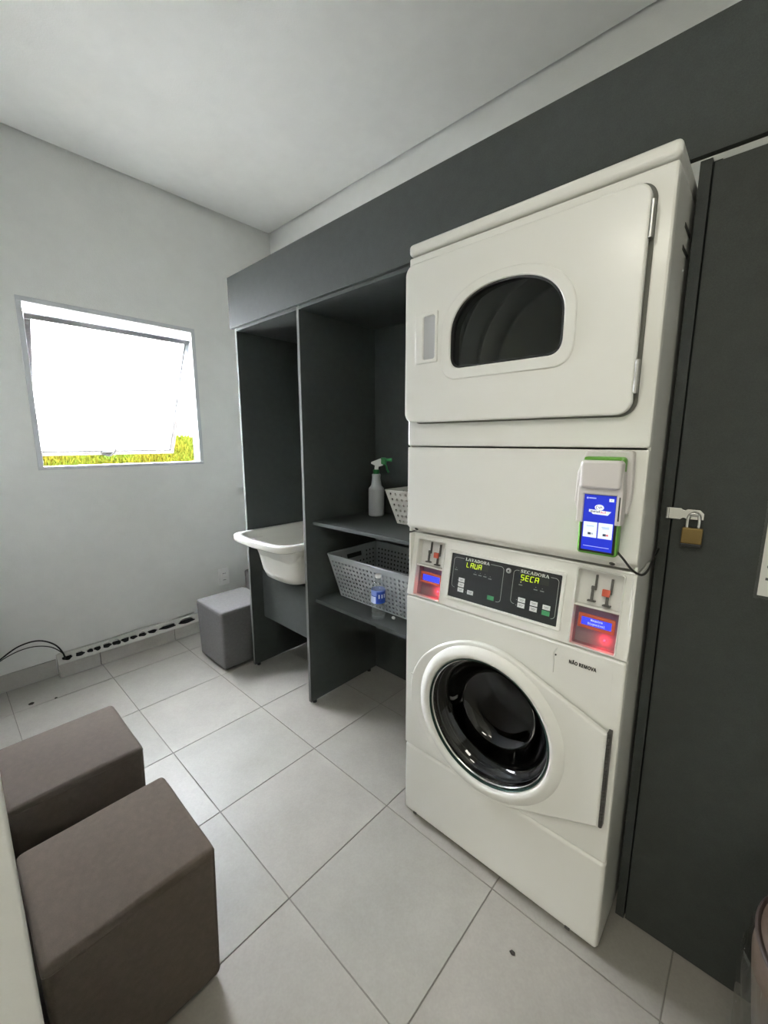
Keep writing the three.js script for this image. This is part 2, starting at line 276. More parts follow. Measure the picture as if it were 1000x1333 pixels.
{
  const c = thing('storage_cupboard', 'tall dark grey cupboard with padlocked flat door right of washer', 'cupboard', [0, 0, 0]);
  part('side_panel', bb(2.8505, 2.8725, 0.0, 2.0035, 0.03, 0.775, 0.001), M.board, c);
  part('side_panel', bb(3.62, 3.642, 0.0, 2.0035, 0.03, 0.775, 0.001), M.board, c);
  part('door', bb(2.8765, 3.642, 0.006, 1.992, 0.757, 0.776, 0.0012), M.board, c);
  part('batten', bb(2.8728, 2.888, 0.0, 2.0035, 0.72, 0.7565, 0.001), M.board, c);
  // hasp: hinge leaf, waisted strap, staple
  const s = new THREE.Shape(); const y = 1.2245, w = 0.0135;
  s.moveTo(2.868, y + w); s.lineTo(2.893, y + w); s.quadraticCurveTo(2.899, y + 0.006, 2.905, y + w * 0.9); s.lineTo(2.93, y + w * 0.9); s.lineTo(2.938, y + 0.004); s.lineTo(2.938, y - w * 0.8); s.lineTo(2.905, y - w * 0.9); s.quadraticCurveTo(2.899, y - 0.006, 2.893, y - w); s.lineTo(2.868, y - w); s.lineTo(2.868, y + w);
  const h = new THREE.Path(); h.absellipse(2.92, y + 0.001, 0.011, 0.004, 0, Math.PI * 2, true); s.holes.push(h);
  const hs = part('hasp', extr(s, 0.002, 0.0004).translate(0, 0, 0.7785), M.chrome, c); hs.userData.label = 'shiny metal hasp';
  part('hasp_hinge', cyl(0.0035, 0.027, 12).translate(2.866, y, 0.7795), M.chrome, c);
  part('staple', tube([[2.913, y, 0.776], [2.913, y, 0.793], [2.92, y, 0.797], [2.927, y, 0.793], [2.927, y, 0.776]], 0.0026, 8, 24), M.steel, c);
}
{
  const p = thing('padlock', 'brass padlock with black base hanging from the cupboard hasp', 'padlock', [2.92, 1.162, 0.7905], 0.1);
  part('body', bb(-0.0205, 0.0205, -0.006, 0.033, -0.008, 0.008, 0.003), M.brass, p);
  part('base_band', bb(-0.021, 0.021, -0.014, -0.005, -0.0085, 0.0085, 0.002), M.blackPlastic, p);
  part('shackle', tube([[-0.011, 0.028, 0], [-0.011, 0.052, 0], [-0.0085, 0.062, 0], [0, 0.067, 0], [0.0085, 0.062, 0], [0.011, 0.052, 0], [0.011, 0.028, 0]], 0.0034, 10, 40), M.chrome, p);
}
{ // printed notice in a clear sleeve on the cupboard door
  const n = thing('paper_notice', 'white paper notice in clear sleeve on the cupboard door', 'notice', [3.155, 1.17, 0.7765], 0);
  part('sheet', plain(-0.105, 0.105, -0.113, 0.185, 0.0, 0.0012), std({ roughness: 0.8, map: canvas(256, 364, (g, w, h) => { g.fillStyle = '#ecebe7'; g.fillRect(0, 0, w, h); g.fillStyle = '#555'; for (let i = 0; i < 9; i++) g.fillRect(12, 40 + i * 34, 150 + (i * 53) % 80, 7); }) }), n);
  n.children[0].geometry.setAttribute('uv', new THREE.BoxGeometry(1, 1, 1).toNonIndexed().attributes.uv);
  part('sleeve', new THREE.PlaneGeometry(0.222, 0.312).translate(0, 0.036, 0.0022), M.film, n);
}
// ---------------------------------------------------------------- laundry sink
{
  const t = thing('laundry_sink', 'cream white moulded laundry sink between dark cabinet panels', 'sink', [1.0825, 0, 0.588]);
  const A = 0.262, B = 0.3, bow = 0.022, n = 96, rings = [];
  const ring = (inset, y, nn = 5, bz = 1, sh = 0, fr = 0) => { const r = []; for (let i = 0; i < n; i++) { const a = i / n * Math.PI * 2, c = Math.cos(a), s = Math.sin(a), x = Math.sign(c) * Math.abs(c) ** (2 / nn) * (A - inset); let z = Math.sign(s) * Math.abs(s) ** (2 / nn) * (B - inset); if (z > 0) z = z * (1 - fr) + bow * bz * (1 - (x / A) ** 2) * (z / B); r.push([x, y, z + sh]); } return r; };
  const RT = 0.882;
  rings.push(ring(A - 0.001, 0.615, 2, 0), ring(0.13, 0.615, 4, 0.9, 0, 0.2), ring(0.095, 0.63, 4.4, 1, 0, 0.22), ring(0.075, 0.67, 5, 1, 0, 0.24), ring(0.045, 0.83, 6, 1, 0, 0.24), ring(0.042, 0.842, 6, 1, 0, 0.22), ring(0.006, 0.844, 9), ring(0, 0.85, 10), ring(0, RT - 0.007, 10), ring(0.004, RT - 0.001, 10), ring(0.01, RT, 10), ring(0.026, RT - 0.001, 9, 1, 0, 0.02), ring(0.033, RT - 0.009, 9, 1, 0, 0.03), ring(0.05, 0.82, 7, 1, 0, 0.2), ring(0.09, 0.68, 5.5, 1, 0, 0.22), ring(0.115, 0.645, 5, 1, 0, 0.2), ring(0.16, 0.635, 4, 1, 0, 0.1), ring(A - 0.001, 0.63, 2, 0));
  const pos = rings.flat(2), idx = []; for (let j = 0; j < rings.length - 1; j++) for (let i = 0; i < n; i++) { const a = j * n + i, b = j * n + (i + 1) % n; idx.push(a, a + n, b, b, a + n, b + n); }
  const g = new THREE.BufferGeometry(); g.setAttribute('position', new THREE.Float32BufferAttribute(pos, 3)); g.setIndex(idx); g.computeVertexNormals();
  part('basin', uvm(g), M.ceramic, t);
  part('wash_board', merge([0, 1, 2, 3, 4, 5].map((i) => bb(-0.19, 0.19, 0.70 + i * 0.022, 0.707 + i * 0.022, -0.225 - i * 0.004 + 0.012, -0.225 - i * 0.004 + 0.026, 0.003))), M.ceramic, t);
  part('drain', cyl(0.026, 0.004, 24).translate(0, 0.637, 0), M.steel, t);
  part('back_ledge', bb(-A + 0.004, A - 0.004, 0.862, 0.893, -B - 0.018, -B + 0.03, 0.006), M.ceramic, t);
  part('drain_trap', merge([cyl(0.022, 0.16, 20).translate(0, 0.535, -0.05), cyl(0.03, 0.08, 20).translate(0, 0.44, -0.05)]), M.whitePlastic, t);
  for (const x of [-0.19, 0.19]) part('wall_bracket', bb(x - 0.01, x + 0.01, 0.56, 0.614, -0.306, 0.08, 0.002), M.bracket, t);
}
// ---------------------------------------------------------------- baskets
function basket(t, mat, W, D, Ht, tx, tz, pitch, hole, th, slots, stagger) {
  const hw = W / 2, hd = D / 2, floorHoles = [];
  const side = (half, inset, inz, name, place) => {
    const len = Math.hypot(Ht, inz), s = new THREE.Shape(); s.moveTo(-half + inset, 0); s.lineTo(half - inset, 0); s.lineTo(half, len); s.lineTo(-half, len); s.lineTo(-half + inset, 0);
    const rows = Math.floor((len - 0.03) / pitch); let sl = slots && name === 'end_panel';
    if (sl) { const h = new THREE.Path(); const a = 0.055, y0 = len - 0.055, y1 = len - 0.03; h.moveTo(-a, y0); h.lineTo(-a, y1); h.lineTo(a, y1); h.lineTo(a, y0); h.lineTo(-a, y0); s.holes.push(h); }
    for (let r = 0; r <= rows; r++) { const y = 0.014 + r * pitch, hf = half - inset * (1 - y / len) - 0.012, nc = Math.floor(2 * (half - inset * 0.5 - 0.012) / pitch), sp = 2 * hf / nc; for (let c = 0; c < nc; c++) { const x = -hf + (c + 0.5 + (stagger && r % 2 ? 0.0 : 0)) * sp; if (sl && Math.abs(x) < 0.07 && y > len - 0.07) continue; if (y > len - 0.012) continue; const h = new THREE.Path(); h.absarc(x, y, hole, 0, Math.PI * 2, true); s.holes.push(h); } }
    const g = new THREE.ExtrudeGeometry(s, { depth: th, bevelEnabled: false, curveSegments: 4 }); g.translate(0, 0, -th);
    g.rotateX(Math.atan2(inz, Ht)); place(g); part(name, g, mat, t);
  };
  side(hw, tx, tz, 'side_panel', (g) => g.translate(0, 0, hd - tz));
  side(hw, tx, tz, 'side_panel', (g) => g.translate(0, 0, hd - tz).rotateY(Math.PI));
  side(hd, tz, tx, 'end_panel', (g) => g.translate(0, 0, hw - tx).rotateY(Math.PI / 2));
  side(hd, tz, tx, 'end_panel', (g) => g.translate(0, 0, hw - tx).rotateY(-Math.PI / 2));
  part('base', bb(-hw + tx, hw - tx, 0, 0.004, -hd + tz, hd - tz, 0.001), mat, t);
  const o = rrShape(-hw - 0.006, hw + 0.006, -hd - 0.006, hd + 0.006, 0.02); o.holes.push(rrShape(-hw + 0.004, hw - 0.004, -hd + 0.004, hd - 0.004, 0.014));
  part('rim', extr(o, 0.007, 0.0015, 6).rotateX(-Math.PI / 2).translate(0, Ht - 0.004, 0), mat, t);
}
{
  const a = thing('laundry_basket', 'large grey perforated plastic laundry basket on lower cabinet shelf', 'basket', [1.70, 0.585, 0.463]);
  basket(a, M.greyBasket, 0.62, 0.37, 0.232, 0.045, 0.05, 0.0232, 0.0063, 0.0025, true, false);
  const b = thing('laundry_basket', 'white perforated plastic basket on upper shelf beside the spray bottle', 'basket', [1.875, 0.998, 0.39]);
  basket(b, M.whiteBasket, 0.41, 0.235, 0.165, 0.05, 0.035, 0.0275, 0.0068, 0.0025, false, true);
}
// ---------------------------------------------------------------- bottles and scraps
{
  const t = thing('spray_bottle', 'translucent spray bottle with green trigger on the upper shelf', 'spray bottle', [1.494, 0.998, 0.384], 0.741);
  part('bottle', lathe([[0.0, 0.0005], [0.037, 0.0005], [0.0415, 0.004], [0.0425, 0.012], [0.0425, 0.142], [0.041, 0.15], [0.0345, 0.158], [0.0285, 0.166], [0.026, 0.18], [0.0225, 0.208], [0.0235, 0.215], [0.0235, 0.224], [0.019, 0.228], [0.015, 0.228]]), M.bottleBody, t);
  part('liquid', lathe([[0, 0.003], [0.036, 0.003], [0.0405, 0.01], [0.0405, 0.102], [0, 0.102]]), M.liquid, t);
  part('collar', lathe([[0.0, 0.226], [0.0172, 0.226], [0.0176, 0.248], [0.015, 0.251], [0, 0.251]], 20), M.greenPlastic, t);
  const h = new THREE.Shape(); h.moveTo(-0.01, 0.25); h.lineTo(0.011, 0.25); h.lineTo(0.013, 0.266); h.lineTo(0.036, 0.272); h.lineTo(0.038, 0.3); h.quadraticCurveTo(0.03, 0.312, 0.018, 0.308); h.lineTo(-0.026, 0.291); h.quadraticCurveTo(-0.03, 0.284, -0.024, 0.28); h.lineTo(-0.008, 0.272); h.lineTo(-0.01, 0.25);
  part('spray_head', extr(h, 0.02, 0.004).translate(0, 0, -0.01), M.whitePlastic, t);
  part('nozzle_housing', bb(0.022, 0.055, 0.276, 0.314, -0.0112, 0.0112, 0.008), M.greenPlastic, t);
  part('nozzle', merge([cyl(0.008, 0.03, 16).rotateZ(Math.PI / 2).translate(0.066, 0.302, 0), cyl(0.01, 0.012, 16).rotateZ(Math.PI / 2).translate(0.078, 0.302, 0)]), M.greenPlastic, t);
  part('trigger', tube([[0.044, 0.284, 0], [0.053, 0.27, 0], [0.058, 0.252, 0], [0.066, 0.234, 0]], 0.0045, 8, 16), M.greenPlastic, t);
  part('dip_tube', cyl(0.0025, 0.23, 8).translate(0, 0.12, 0), M.whitePlastic, t);
}
{
  const t = thing('water_bottle', 'small clear plastic water bottle with blue label, white cap', 'bottle', [1.778, 0.585, 0.672], 0.4);
  const pr = [[0, 0.004], [0.012, 0.005], [0.022, 0.0], [0.029, 0.003], [0.0315, 0.012]];
  for (const y of [0.024, 0.042, 0.06, 0.078]) pr.push([0.0318, y - 0.004], [0.0292, y], [0.0318, y + 0.004]);
  pr.push([0.032, 0.09], [0.0322, 0.092], [0.0322, 0.14], [0.032, 0.146], [0.028, 0.16], [0.02, 0.176], [0.0125, 0.188], [0.0118, 0.198]);
  part('bottle', lathe(pr, 40), M.pet, t);
  const lab = canvas(512, 128, (g, w, h) => { g.fillStyle = '#c9d4ee'; g.fillRect(0, 0, w, h); g.fillStyle = '#2456b8'; g.fillRect(0, 0, w * 0.3, h); g.fillRect(w * 0.55, 0, w * 0.18, h); g.fillStyle = '#7d93d8'; g.fillRect(0, 0, w, h * 0.42); g.fillStyle = '#1a3f9e'; g.fillRect(w * 0.02, h * 0.1, w * 0.26, h * 0.8); g.fillRect(0, h * 0.42, w, h * 0.05); g.fillStyle = '#eef4fb'; for (let i = 0; i < 3; i++) g.fillRect(w * (0.06 + i * 0.07), h * 0.3, w * 0.03, h * 0.3); });
  part('label_band', new THREE.CylinderGeometry(0.0327, 0.0327, 0.062, 40, 1, true).translate(0, 0.112, 0), std({ map: lab, roughness: 0.4, side: THREE.DoubleSide }), t);
  part('cap', lathe([[0, 0.212], [0.0125, 0.212], [0.0138, 0.2105], [0.014, 0.1965], [0.0122, 0.1965]], 24), M.whitePlastic, t);
}
{
  const g = new THREE.IcosahedronGeometry(0.008, 1), p = g.attributes.position; for (let i = 0; i < p.count; i++) p.setXYZ(i, p.getX(i) * (1 + 0.4 * Math.sin(i * 3)), p.getY(i) * 0.9, p.getZ(i));
  g.computeVertexNormals(); const m = single('paper_scrap', g, M.paper, 'tiny white crumpled paper scrap on the lower shelf', 'scrap'); m.position.set(1.842, 0.593, 0.638);
}
// ---------------------------------------------------------------- ottomans
function ottoman(label, mat, x0, x1, z0, z1, h, group, turn = 0) {
  const t = thing('cube_ottoman', label, 'ottoman', [(x0 + x1) / 2, 0, (z0 + z1) / 2], turn, group), w = x1 - x0, d = z1 - z0;
  const flare = (g) => { const p = g.attributes.position; for (let i = 0; i < p.count; i++) { const k = 0.955 + 0.045 * Math.min(1, p.getY(i) / h); p.setX(i, p.getX(i) * k); p.setZ(i, p.getZ(i) * k); } return g; };
  part('body', uvm(flare(rbox(w, h - 0.012, d, 0.016, [0, 0.012 + (h - 0.012) / 2, 0], 6, 0.008))), mat, t);
  const y = h - 0.017, a = w / 2 - 0.0005, b = d / 2 - 0.0005, c = 0.014, pts = [[-a + c, y, b], [0, y, b], [a - c, y, b], [a - 0.003, y, b - 0.003], [a, y, b - c], [a, y, 0], [a, y, -b + c], [a - 0.003, y, -b + 0.003], [a - c, y, -b], [0, y, -b], [-a + c, y, -b], [-a + 0.003, y, -b + 0.003], [-a, y, -b + c], [-a, y, 0], [-a, y, b - c], [-a + 0.003, y, b - 0.003]];
  const cv = new THREE.CatmullRomCurve3(pts.map((p) => new THREE.Vector3(...p)), true); part('seam', new THREE.TubeGeometry(cv, 96, 0.0009, 5, true), mat, t);
  for (const sx of [-1, 1]) for (const sz of [-1, 1]) part('foot', cyl(0.016, 0.014, 12).translate(sx * (w / 2 - 0.05), 0.007, sz * (d / 2 - 0.05)), M.blackPlastic, t);
  return t;
}
ottoman('dark taupe cube ottoman nearest the camera, full front face visible', M.taupe, 1.785, 2.13, 1.636, 1.98, 0.402);
ottoman('dark taupe cube ottoman behind the nearest one against white wall', M.taupeB, 1.275, 1.62, 1.636, 1.98, 0.402);
ottoman('grey cube ottoman on the floor below the wall outlet', M.greyVinyl, 0.40, 0.745, 0.60, 0.94, 0.387);
ottoman('grey cube ottoman in the corner, mostly hidden by sink panel', M.greyVinyl, 0.095, 0.44, 0.085, 0.43, 0.402);
{ // brown upholstered pouf in a clear plastic cover, cut by the right edge of the picture
  const t = thing('brown_pouf', 'brown upholstered pouf in clear plastic beside the cupboard door', 'pouf', [3.314, 0, 1.0]);
  part('body', lathe([[0, 0.02], [0.135, 0.02], [0.15, 0.035], [0.158, 0.1], [0.178, 0.25], [0.194, 0.4], [0.19, 0.45], [0.168, 0.478], [0.1, 0.49], [0, 0.492]], 64), M.brownVinyl, t);
  part('piping', new THREE.TorusGeometry(0.19, 0.005, 8, 64).rotateX(Math.PI / 2).translate(0, 0.452, 0), M.brownPiping, t);
  part('piping', new THREE.TorusGeometry(0.152, 0.005, 8, 64).rotateX(Math.PI / 2).translate(0, 0.045, 0), M.brownPiping, t);
  for (const [a, b] of [[-1, -1], [1, -1], [-1, 1], [1, 1]]) part('foot', cyl(0.018, 0.022, 12).translate(a * 0.11, 0.011, b * 0.11), M.blackPlastic, t);
  const g = new THREE.CylinderGeometry(0.198, 0.19, 0.4, 72, 24, true).translate(0, 0.21, 0), p = g.attributes.position;
  for (let i = 0; i < p.count; i++) { const a = Math.atan2(p.getZ(i), p.getX(i)), y = p.getY(i), k = 1 + 0.02 * Math.sin(a * 9 + y * 14) + 0.014 * Math.sin(a * 17 - y * 31) + 0.036; p.setX(i, p.getX(i) * k); p.setZ(i, p.getZ(i) * k); }
  g.computeVertexNormals(); part('plastic_cover', g, M.film, t);
}
// ---------------------------------------------------------------- stacked washer and dryer
const font = await new FontLoader().loadAsync('fonts/droid/droid_sans_bold.typeface.json');
const WX = 2.1577, WW = 0.683, WZ = 0.932, WB = 0.24;
const wm = thing('stacked_washer_dryer', 'white stacked commercial washer and dryer with two round-cornered doors', 'washer dryer', [WX, 0, 0]);
{
  const E = M.enamel, P = (n, g, m = E, p = wm) => part(n, g, m, p);
  const shell = (y0, y1, zf) => merge([bb(0, 0.008, y0, y1, WB, zf, 0.003), bb(WW - 0.008, WW, y0, y1, WB, zf, 0.003), bb(0.008, WW - 0.008, y0, y1, WB, WB + 0.006, 0.001), bb(0.008, WW - 0.008, y0, y0 + 0.006, WB, zf - 0.02, 0.001), bb(0.008, WW - 0.008, y1 - 0.006, y1, WB, zf - 0.02, 0.001)]);
  P('washer_cabinet', shell(0.022, 1.09, WZ - 0.012)); P('dryer_cabinet', shell(1.096, 1.9445, WZ - 0.012));
  P('top_cap', bb(-0.002, WW + 0.002, 1.951, 1.985, WB - 0.002, WZ + 0.003, 0.012));
  for (const x of [0.06, WW - 0.06]) for (const z of [WB + 0.06, WZ - 0.06]) P('foot', cyl(0.02, 0.023, 16).translate(x, 0.0115, z), M.rubber);
  for (let i = 0; i < 2; i++) P('side_vent', plain(WW - 0.0005, WW + 0.001, 1.862 - i * 0.045, 1.872 - i * 0.045, 0.74, 0.815), M.seam);
  // lower kick panel
  const kick = P('kick_panel', bb(0.0005, WW - 0.0005, 0.02, 0.2975, WZ - 0.03, WZ, 0.011));
  for (const x of [0.045, WW - 0.085]) P('clip', bb(x, x + 0.014, 0.0215, 0.029, WZ - 0.004, WZ + 0.003, 0.001), M.bracket, kick);
  // washer front with the porthole
  const CX = 2.4875 - WX, CY = 0.552;
  const fs = rrShape(0.0005, WW - 0.0005, 0.3005, 0.8715, 0.006); const ho = new THREE.Path(); ho.absarc(CX, CY, 0.19, 0, Math.PI * 2, true); fs.holes.push(ho);
  const front = P('front_panel', extr(fs, 0.03, 0.005, 48).translate(0, 0, WZ - 0.03));
  // text on a film
  const txt = new TextGeometry('NÃO REMOVA', { font, size: 0.0094, depth: 0.0004, curveSegments: 3, bevelEnabled: true, bevelSize: 0.00035, bevelThickness: 0.0001, bevelSegments: 1 }); txt.computeBoundingBox(); txt.scale(0.78, 1, 1).translate(0.5515, 0.825, WZ + 0.0004);
  P('sticker_film', plain(0.512, 0.655, 0.752, 0.862, WZ - 0.0004, WZ + 0.0003), M.enamel, front);
  P('lettering', txt, M.blackPlastic, front);
  P('film_curl', tube([[0.52, 0.858, WZ + 0.002], [0.513, 0.84, WZ + 0.005], [0.514, 0.815, WZ + 0.004], [0.5135, 0.785, WZ + 0.002]], 0.0018, 6, 20), M.enamel, front);
  P('screw', cyl(0.0022, 0.002, 8).rotateX(Math.PI / 2).translate(0.5175, 0.836, WZ + 0.001), M.seam, front);
  // drum behind the porthole
  P('washer_drum', lathe([[0.0, 0], [0.2, 0.0], [0.235, 0.02], [0.24, 0.05], [0.24, 0.36], [0.2, 0.375], [0.192, 0.39]], 64).rotateX(Math.PI / 2).translate(CX, CY, WZ - 0.42), std({ color: '#4a4a49', roughness: 0.4, metalness: 1, side: THREE.DoubleSide }));
  P('gasket', lathe([[0.188, 0], [0.196, 0.004], [0.2, 0.02], [0.188, 0.034], [0.18, 0.02]], 64).rotateX(Math.PI / 2).translate(CX, CY, WZ - 0.036), M.rubber);
  // washer door: plate with a tail towards the hinge, raised ring, bowl glass
  const ds = new THREE.Shape(), R = 0.252, hx = 0.661, pts = [];
  const tangent = (px, py, up) => { const dx = px - CX, dy = py - CY, dd = Math.hypot(dx, dy), a = Math.atan2(dy, dx), b = Math.acos(R / dd); return a + (up ? b : -b); };
  const a0 = tangent(hx, 0.688, true), a1 = tangent(hx, 0.417, false) + Math.PI * 2;
  ds.moveTo(hx, 0.42); ds.lineTo(hx, 0.685);
  for (let i = 0; i <= 60; i++) { const a = a0 + (a1 - a0) * i / 60, c = Math.cos(a), k = c < 0 ? 1 + 0.135 * (-c) ** 1.5 : 1; ds.lineTo(CX + R * c * k, CY + R * Math.sin(a)); }
  ds.lineTo(hx, 0.42);
  const dh = new THREE.Path(); dh.absarc(CX, CY, 0.2, 0, Math.PI * 2, true); ds.holes.push(dh);
  const door = P('washer_door', extr(ds, 0.019, 0.006, 64, 3).translate(0, 0, WZ + 0.008));
  P('door_lining', extr((() => { const q = new THREE.Shape(); q.absarc(CX, CY, 0.238, 0, Math.PI * 2); q.holes.push(dh); return q; })(), 0.0075, 0).translate(0, 0, WZ + 0.0003), M.seam, door);
  const ringP = [[0.2, 0.0], [0.2, 0.024], [0.203, 0.033], [0.209, 0.037], [0.217, 0.037], [0.226, 0.034], [0.238, 0.027], [0.243, 0.02], [0.243, 0.0]];
  P('door_ring', lathe(ringP, 96).rotateX(Math.PI / 2).translate(CX, CY, WZ + 0.003), E, door);
  P('glass_edge', lathe([[0.196, 0.016], [0.2, 0.016], [0.2, 0.028], [0.198, 0.031], [0.196, 0.029], [0.196, 0.016]], 96).rotateX(Math.PI / 2).translate(CX, CY, WZ + 0.003), M.greenGlass, door);
  P('glass_trim', lathe([[0.19, 0.0], [0.196, 0.0], [0.196, 0.02], [0.194, 0.023], [0.19, 0.018], [0.19, 0.0]], 96).rotateX(Math.PI / 2).translate(CX, CY, WZ + 0.003), M.chrome, door);
  P('door_glass', lathe([[0.0005, -0.1], [0.09, -0.098], [0.12, -0.09], [0.138, -0.07], [0.15, -0.035], [0.168, 0.0], [0.192, 0.012]], 96).rotateX(Math.PI / 2).translate(CX, CY, WZ + 0.003), M.doorGlass, door);
  P('door_hinge', merge([plain(0.6605, 0.6685, 0.418, 0.688, WZ, WZ + 0.018), ...Array.from({ length: 26 }, (_, i) => cyl(0.0045, 0.0085, 8).translate(0.6645, 0.424 + i * 0.0104, WZ + 0.019))]), M.bracket, door);
  P('pull_notch', bb(CX - 0.284, CX - 0.255, CY + 0.05, CY + 0.054, WZ + 0.022, WZ + 0.027, 0.0015), M.enamelB, door);
  // dryer front frame, door and porthole
  const DX = 0.331, df = rrShape(0.0005, WW - 0.0005, 1.3835, 1.9465, 0.006);
  const dShape = (S, x0, x1, y0, ym, y1, r) => { const s = new S(); s.moveTo(x0 + r, y0); s.lineTo(x1 - r, y0); s.quadraticCurveTo(x1, y0, x1, y0 + r * 1.1); s.lineTo(x1, ym); const c = (x0 + x1) / 2, a = (x1 - x0) / 2, b = y1 - ym; for (let i = 1; i <= 40; i++) { const t = i / 40 * Math.PI, cs = Math.cos(t), sn = Math.sin(t), e = 2 / 2.25; s.lineTo(c + Math.sign(cs) * Math.abs(cs) ** e * a, ym + sn ** e * b); } s.lineTo(x0, y0 + r * 1.1); s.quadraticCurveTo(x0, y0, x0 + r, y0); return s; };
  df.holes.push(dShape(THREE.Path, 0.15, 0.51, 1.58, 1.69, 1.825, 0.05));
  P('dryer_front', extr(df, 0.03, 0.005, 24).translate(0, 0, WZ - 0.03));
  const dd = rrShape(0.006, 0.644, 1.456, 1.916, 0.03); dd.holes.push(dShape(THREE.Path, 0.158, 0.502, 1.586, 1.69, 1.818, 0.046));
  const ddoor = P('dryer_door', extr(dd, 0.019, 0.005, 16, 3).translate(0, 0, WZ + 0.007));
  P('door_gap_shade', extr((() => { const q = rrShape(0.02, 0.651, 1.452, 1.922, 0.036); q.holes.push(dShape(THREE.Path, 0.15, 0.51, 1.578, 1.69, 1.826, 0.05)); return q; })(), 0.0065, 0.001).translate(0, 0, WZ + 0.0002), std({ color: '#6d6e67', roughness: 0.8 }), ddoor);  // dark slab added behind the door, its colour stands for gap shade
  const bz = dShape(THREE.Shape, 0.143, 0.516, 1.572, 1.69, 1.83, 0.055); bz.holes.push(dShape(THREE.Path, 0.174, 0.488, 1.602, 1.69, 1.805, 0.036));
  P('window_bezel', extr(bz, 0.012, 0.004, 24, 3).translate(0, 0, WZ + 0.0178), M.enamel, ddoor);
  const gk = dShape(THREE.Shape, 0.1735, 0.4885, 1.6015, 1.69, 1.8055, 0.036); gk.holes.push(dShape(THREE.Path, 0.179, 0.483, 1.607, 1.69, 1.8, 0.033));
  P('window_gasket', extr(gk, 0.012, 0.001, 24).translate(0, 0, WZ + 0.0128), M.rubber, ddoor);
  P('window_glass', new THREE.ShapeGeometry(dShape(THREE.Shape, 0.174, 0.488, 1.602, 1.69, 1.805, 0.036), 24).translate(0, 0, WZ + 0.016), M.dryerGlass, ddoor);
  const hp = rrShape(0.05, 0.13, 1.628, 1.77, 0.004); hp.holes.push(rrShape(0.078, 0.121, 1.638, 1.76, 0.008));
  P('handle_plate', extr(hp, 0.006, 0.002).translate(0, 0, WZ + 0.0245), M.enamel, ddoor);
  P('handle_recess', plain(0.079, 0.12, 1.639, 1.759, WZ + 0.0245, WZ + 0.0265), std({ color: '#b7b9bb', roughness: 0.5 }), ddoor);
  for (const y of [1.842, 1.535]) P('hinge', merge([plain(0.6405, 0.648, y - 0.035, y + 0.035, WZ, WZ + 0.02), cyl(0.005, 0.07, 10).translate(0.6475, y, WZ + 0.021)]), M.steel, ddoor);
  P('dryer_drum', lathe([[0.0, 0], [0.1, 0.0], [0.105, 0.008], [0.18, 0.008], [0.185, 0.0], [0.262, 0.0], [0.275, 0.014], [0.275, 0.14], [0.266, 0.146], [0.266, 0.156], [0.275, 0.162], [0.275, 0.27], [0.266, 0.276], [0.266, 0.286], [0.275, 0.292], [0.275, 0.41], [0.262, 0.43], [0.23, 0.44]], 72).rotateX(Math.PI / 2).translate(DX, 1.67, WZ - 0.48), std({ color: '#b4b4b0', roughness: 0.3, metalness: 1, side: THREE.DoubleSide }));
  P('drum_throat', extr((() => { const s = dShape(THREE.Shape, 0.15, 0.51, 1.58, 1.69, 1.825, 0.05); s.holes.push(dShape(THREE.Path, 0.156, 0.504, 1.586, 1.69, 1.819, 0.048)); return s; })(), 0.025, 0).translate(0, 0, WZ - 0.048), M.drum);
  // access panel between dryer door and controls, its bottom folded inwards
  const ap = new THREE.Shape(); ap.moveTo(WZ, 1.379); ap.lineTo(WZ, 1.128); ap.quadraticCurveTo(WZ, 1.12, WZ - 0.005, 1.114); ap.lineTo(WZ - 0.022, 1.1); ap.lineTo(WZ - 0.034, 1.098); ap.lineTo(WZ - 0.034, 1.379); ap.lineTo(WZ, 1.379);
  const acc = P('access_panel', extr(ap, WW - 0.001, 0.004, 8).rotateY(-Math.PI / 2).translate(WW - 0.0005, 0, 0).scale(1, 1, 1));
  for (const x of [0.032, WW - 0.055]) P('screw', lathe([[0, 0.004], [0.004, 0.0035], [0.0065, 0.001], [0.0065, 0]], 14).rotateX(Math.PI / 2 + 0.7).translate(x, 1.108, WZ - 0.0122), M.bracket, acc);
  // sloping control panel in its own plane: x along, y up the slope
  const cs = rrShape(0.0005, WW - 0.0005, 0.0, 0.2155, 0.004), RB = [0.548, 0.653, 0.006, 0.202], LB = [0.03, 0.135, 0.006, 0.197];
  for (const [x0, x1, y0, y1] of [RB, LB]) cs.holes.push(rrShape(x0, x1, y0, y1, 0.004));
  const cp = P('control_panel', extr(cs, 0.02, 0.002, 6).translate(0, 0, -0.02)); cp.position.set(0, 0.8755, WZ - 0.001); cp.rotation.x = -Math.atan2(0.035, 0.21);
  const C = (n, g, m) => P(n, g, m, cp);
  const bez = rrShape(0.158, 0.521, 0.026, 0.183, 0.004); bez.holes.push(rrShape(0.167, 0.511, 0.035, 0.174, 0.003));
  C('faceplate_bezel', extr(bez, 0.005, 0.0018), E);
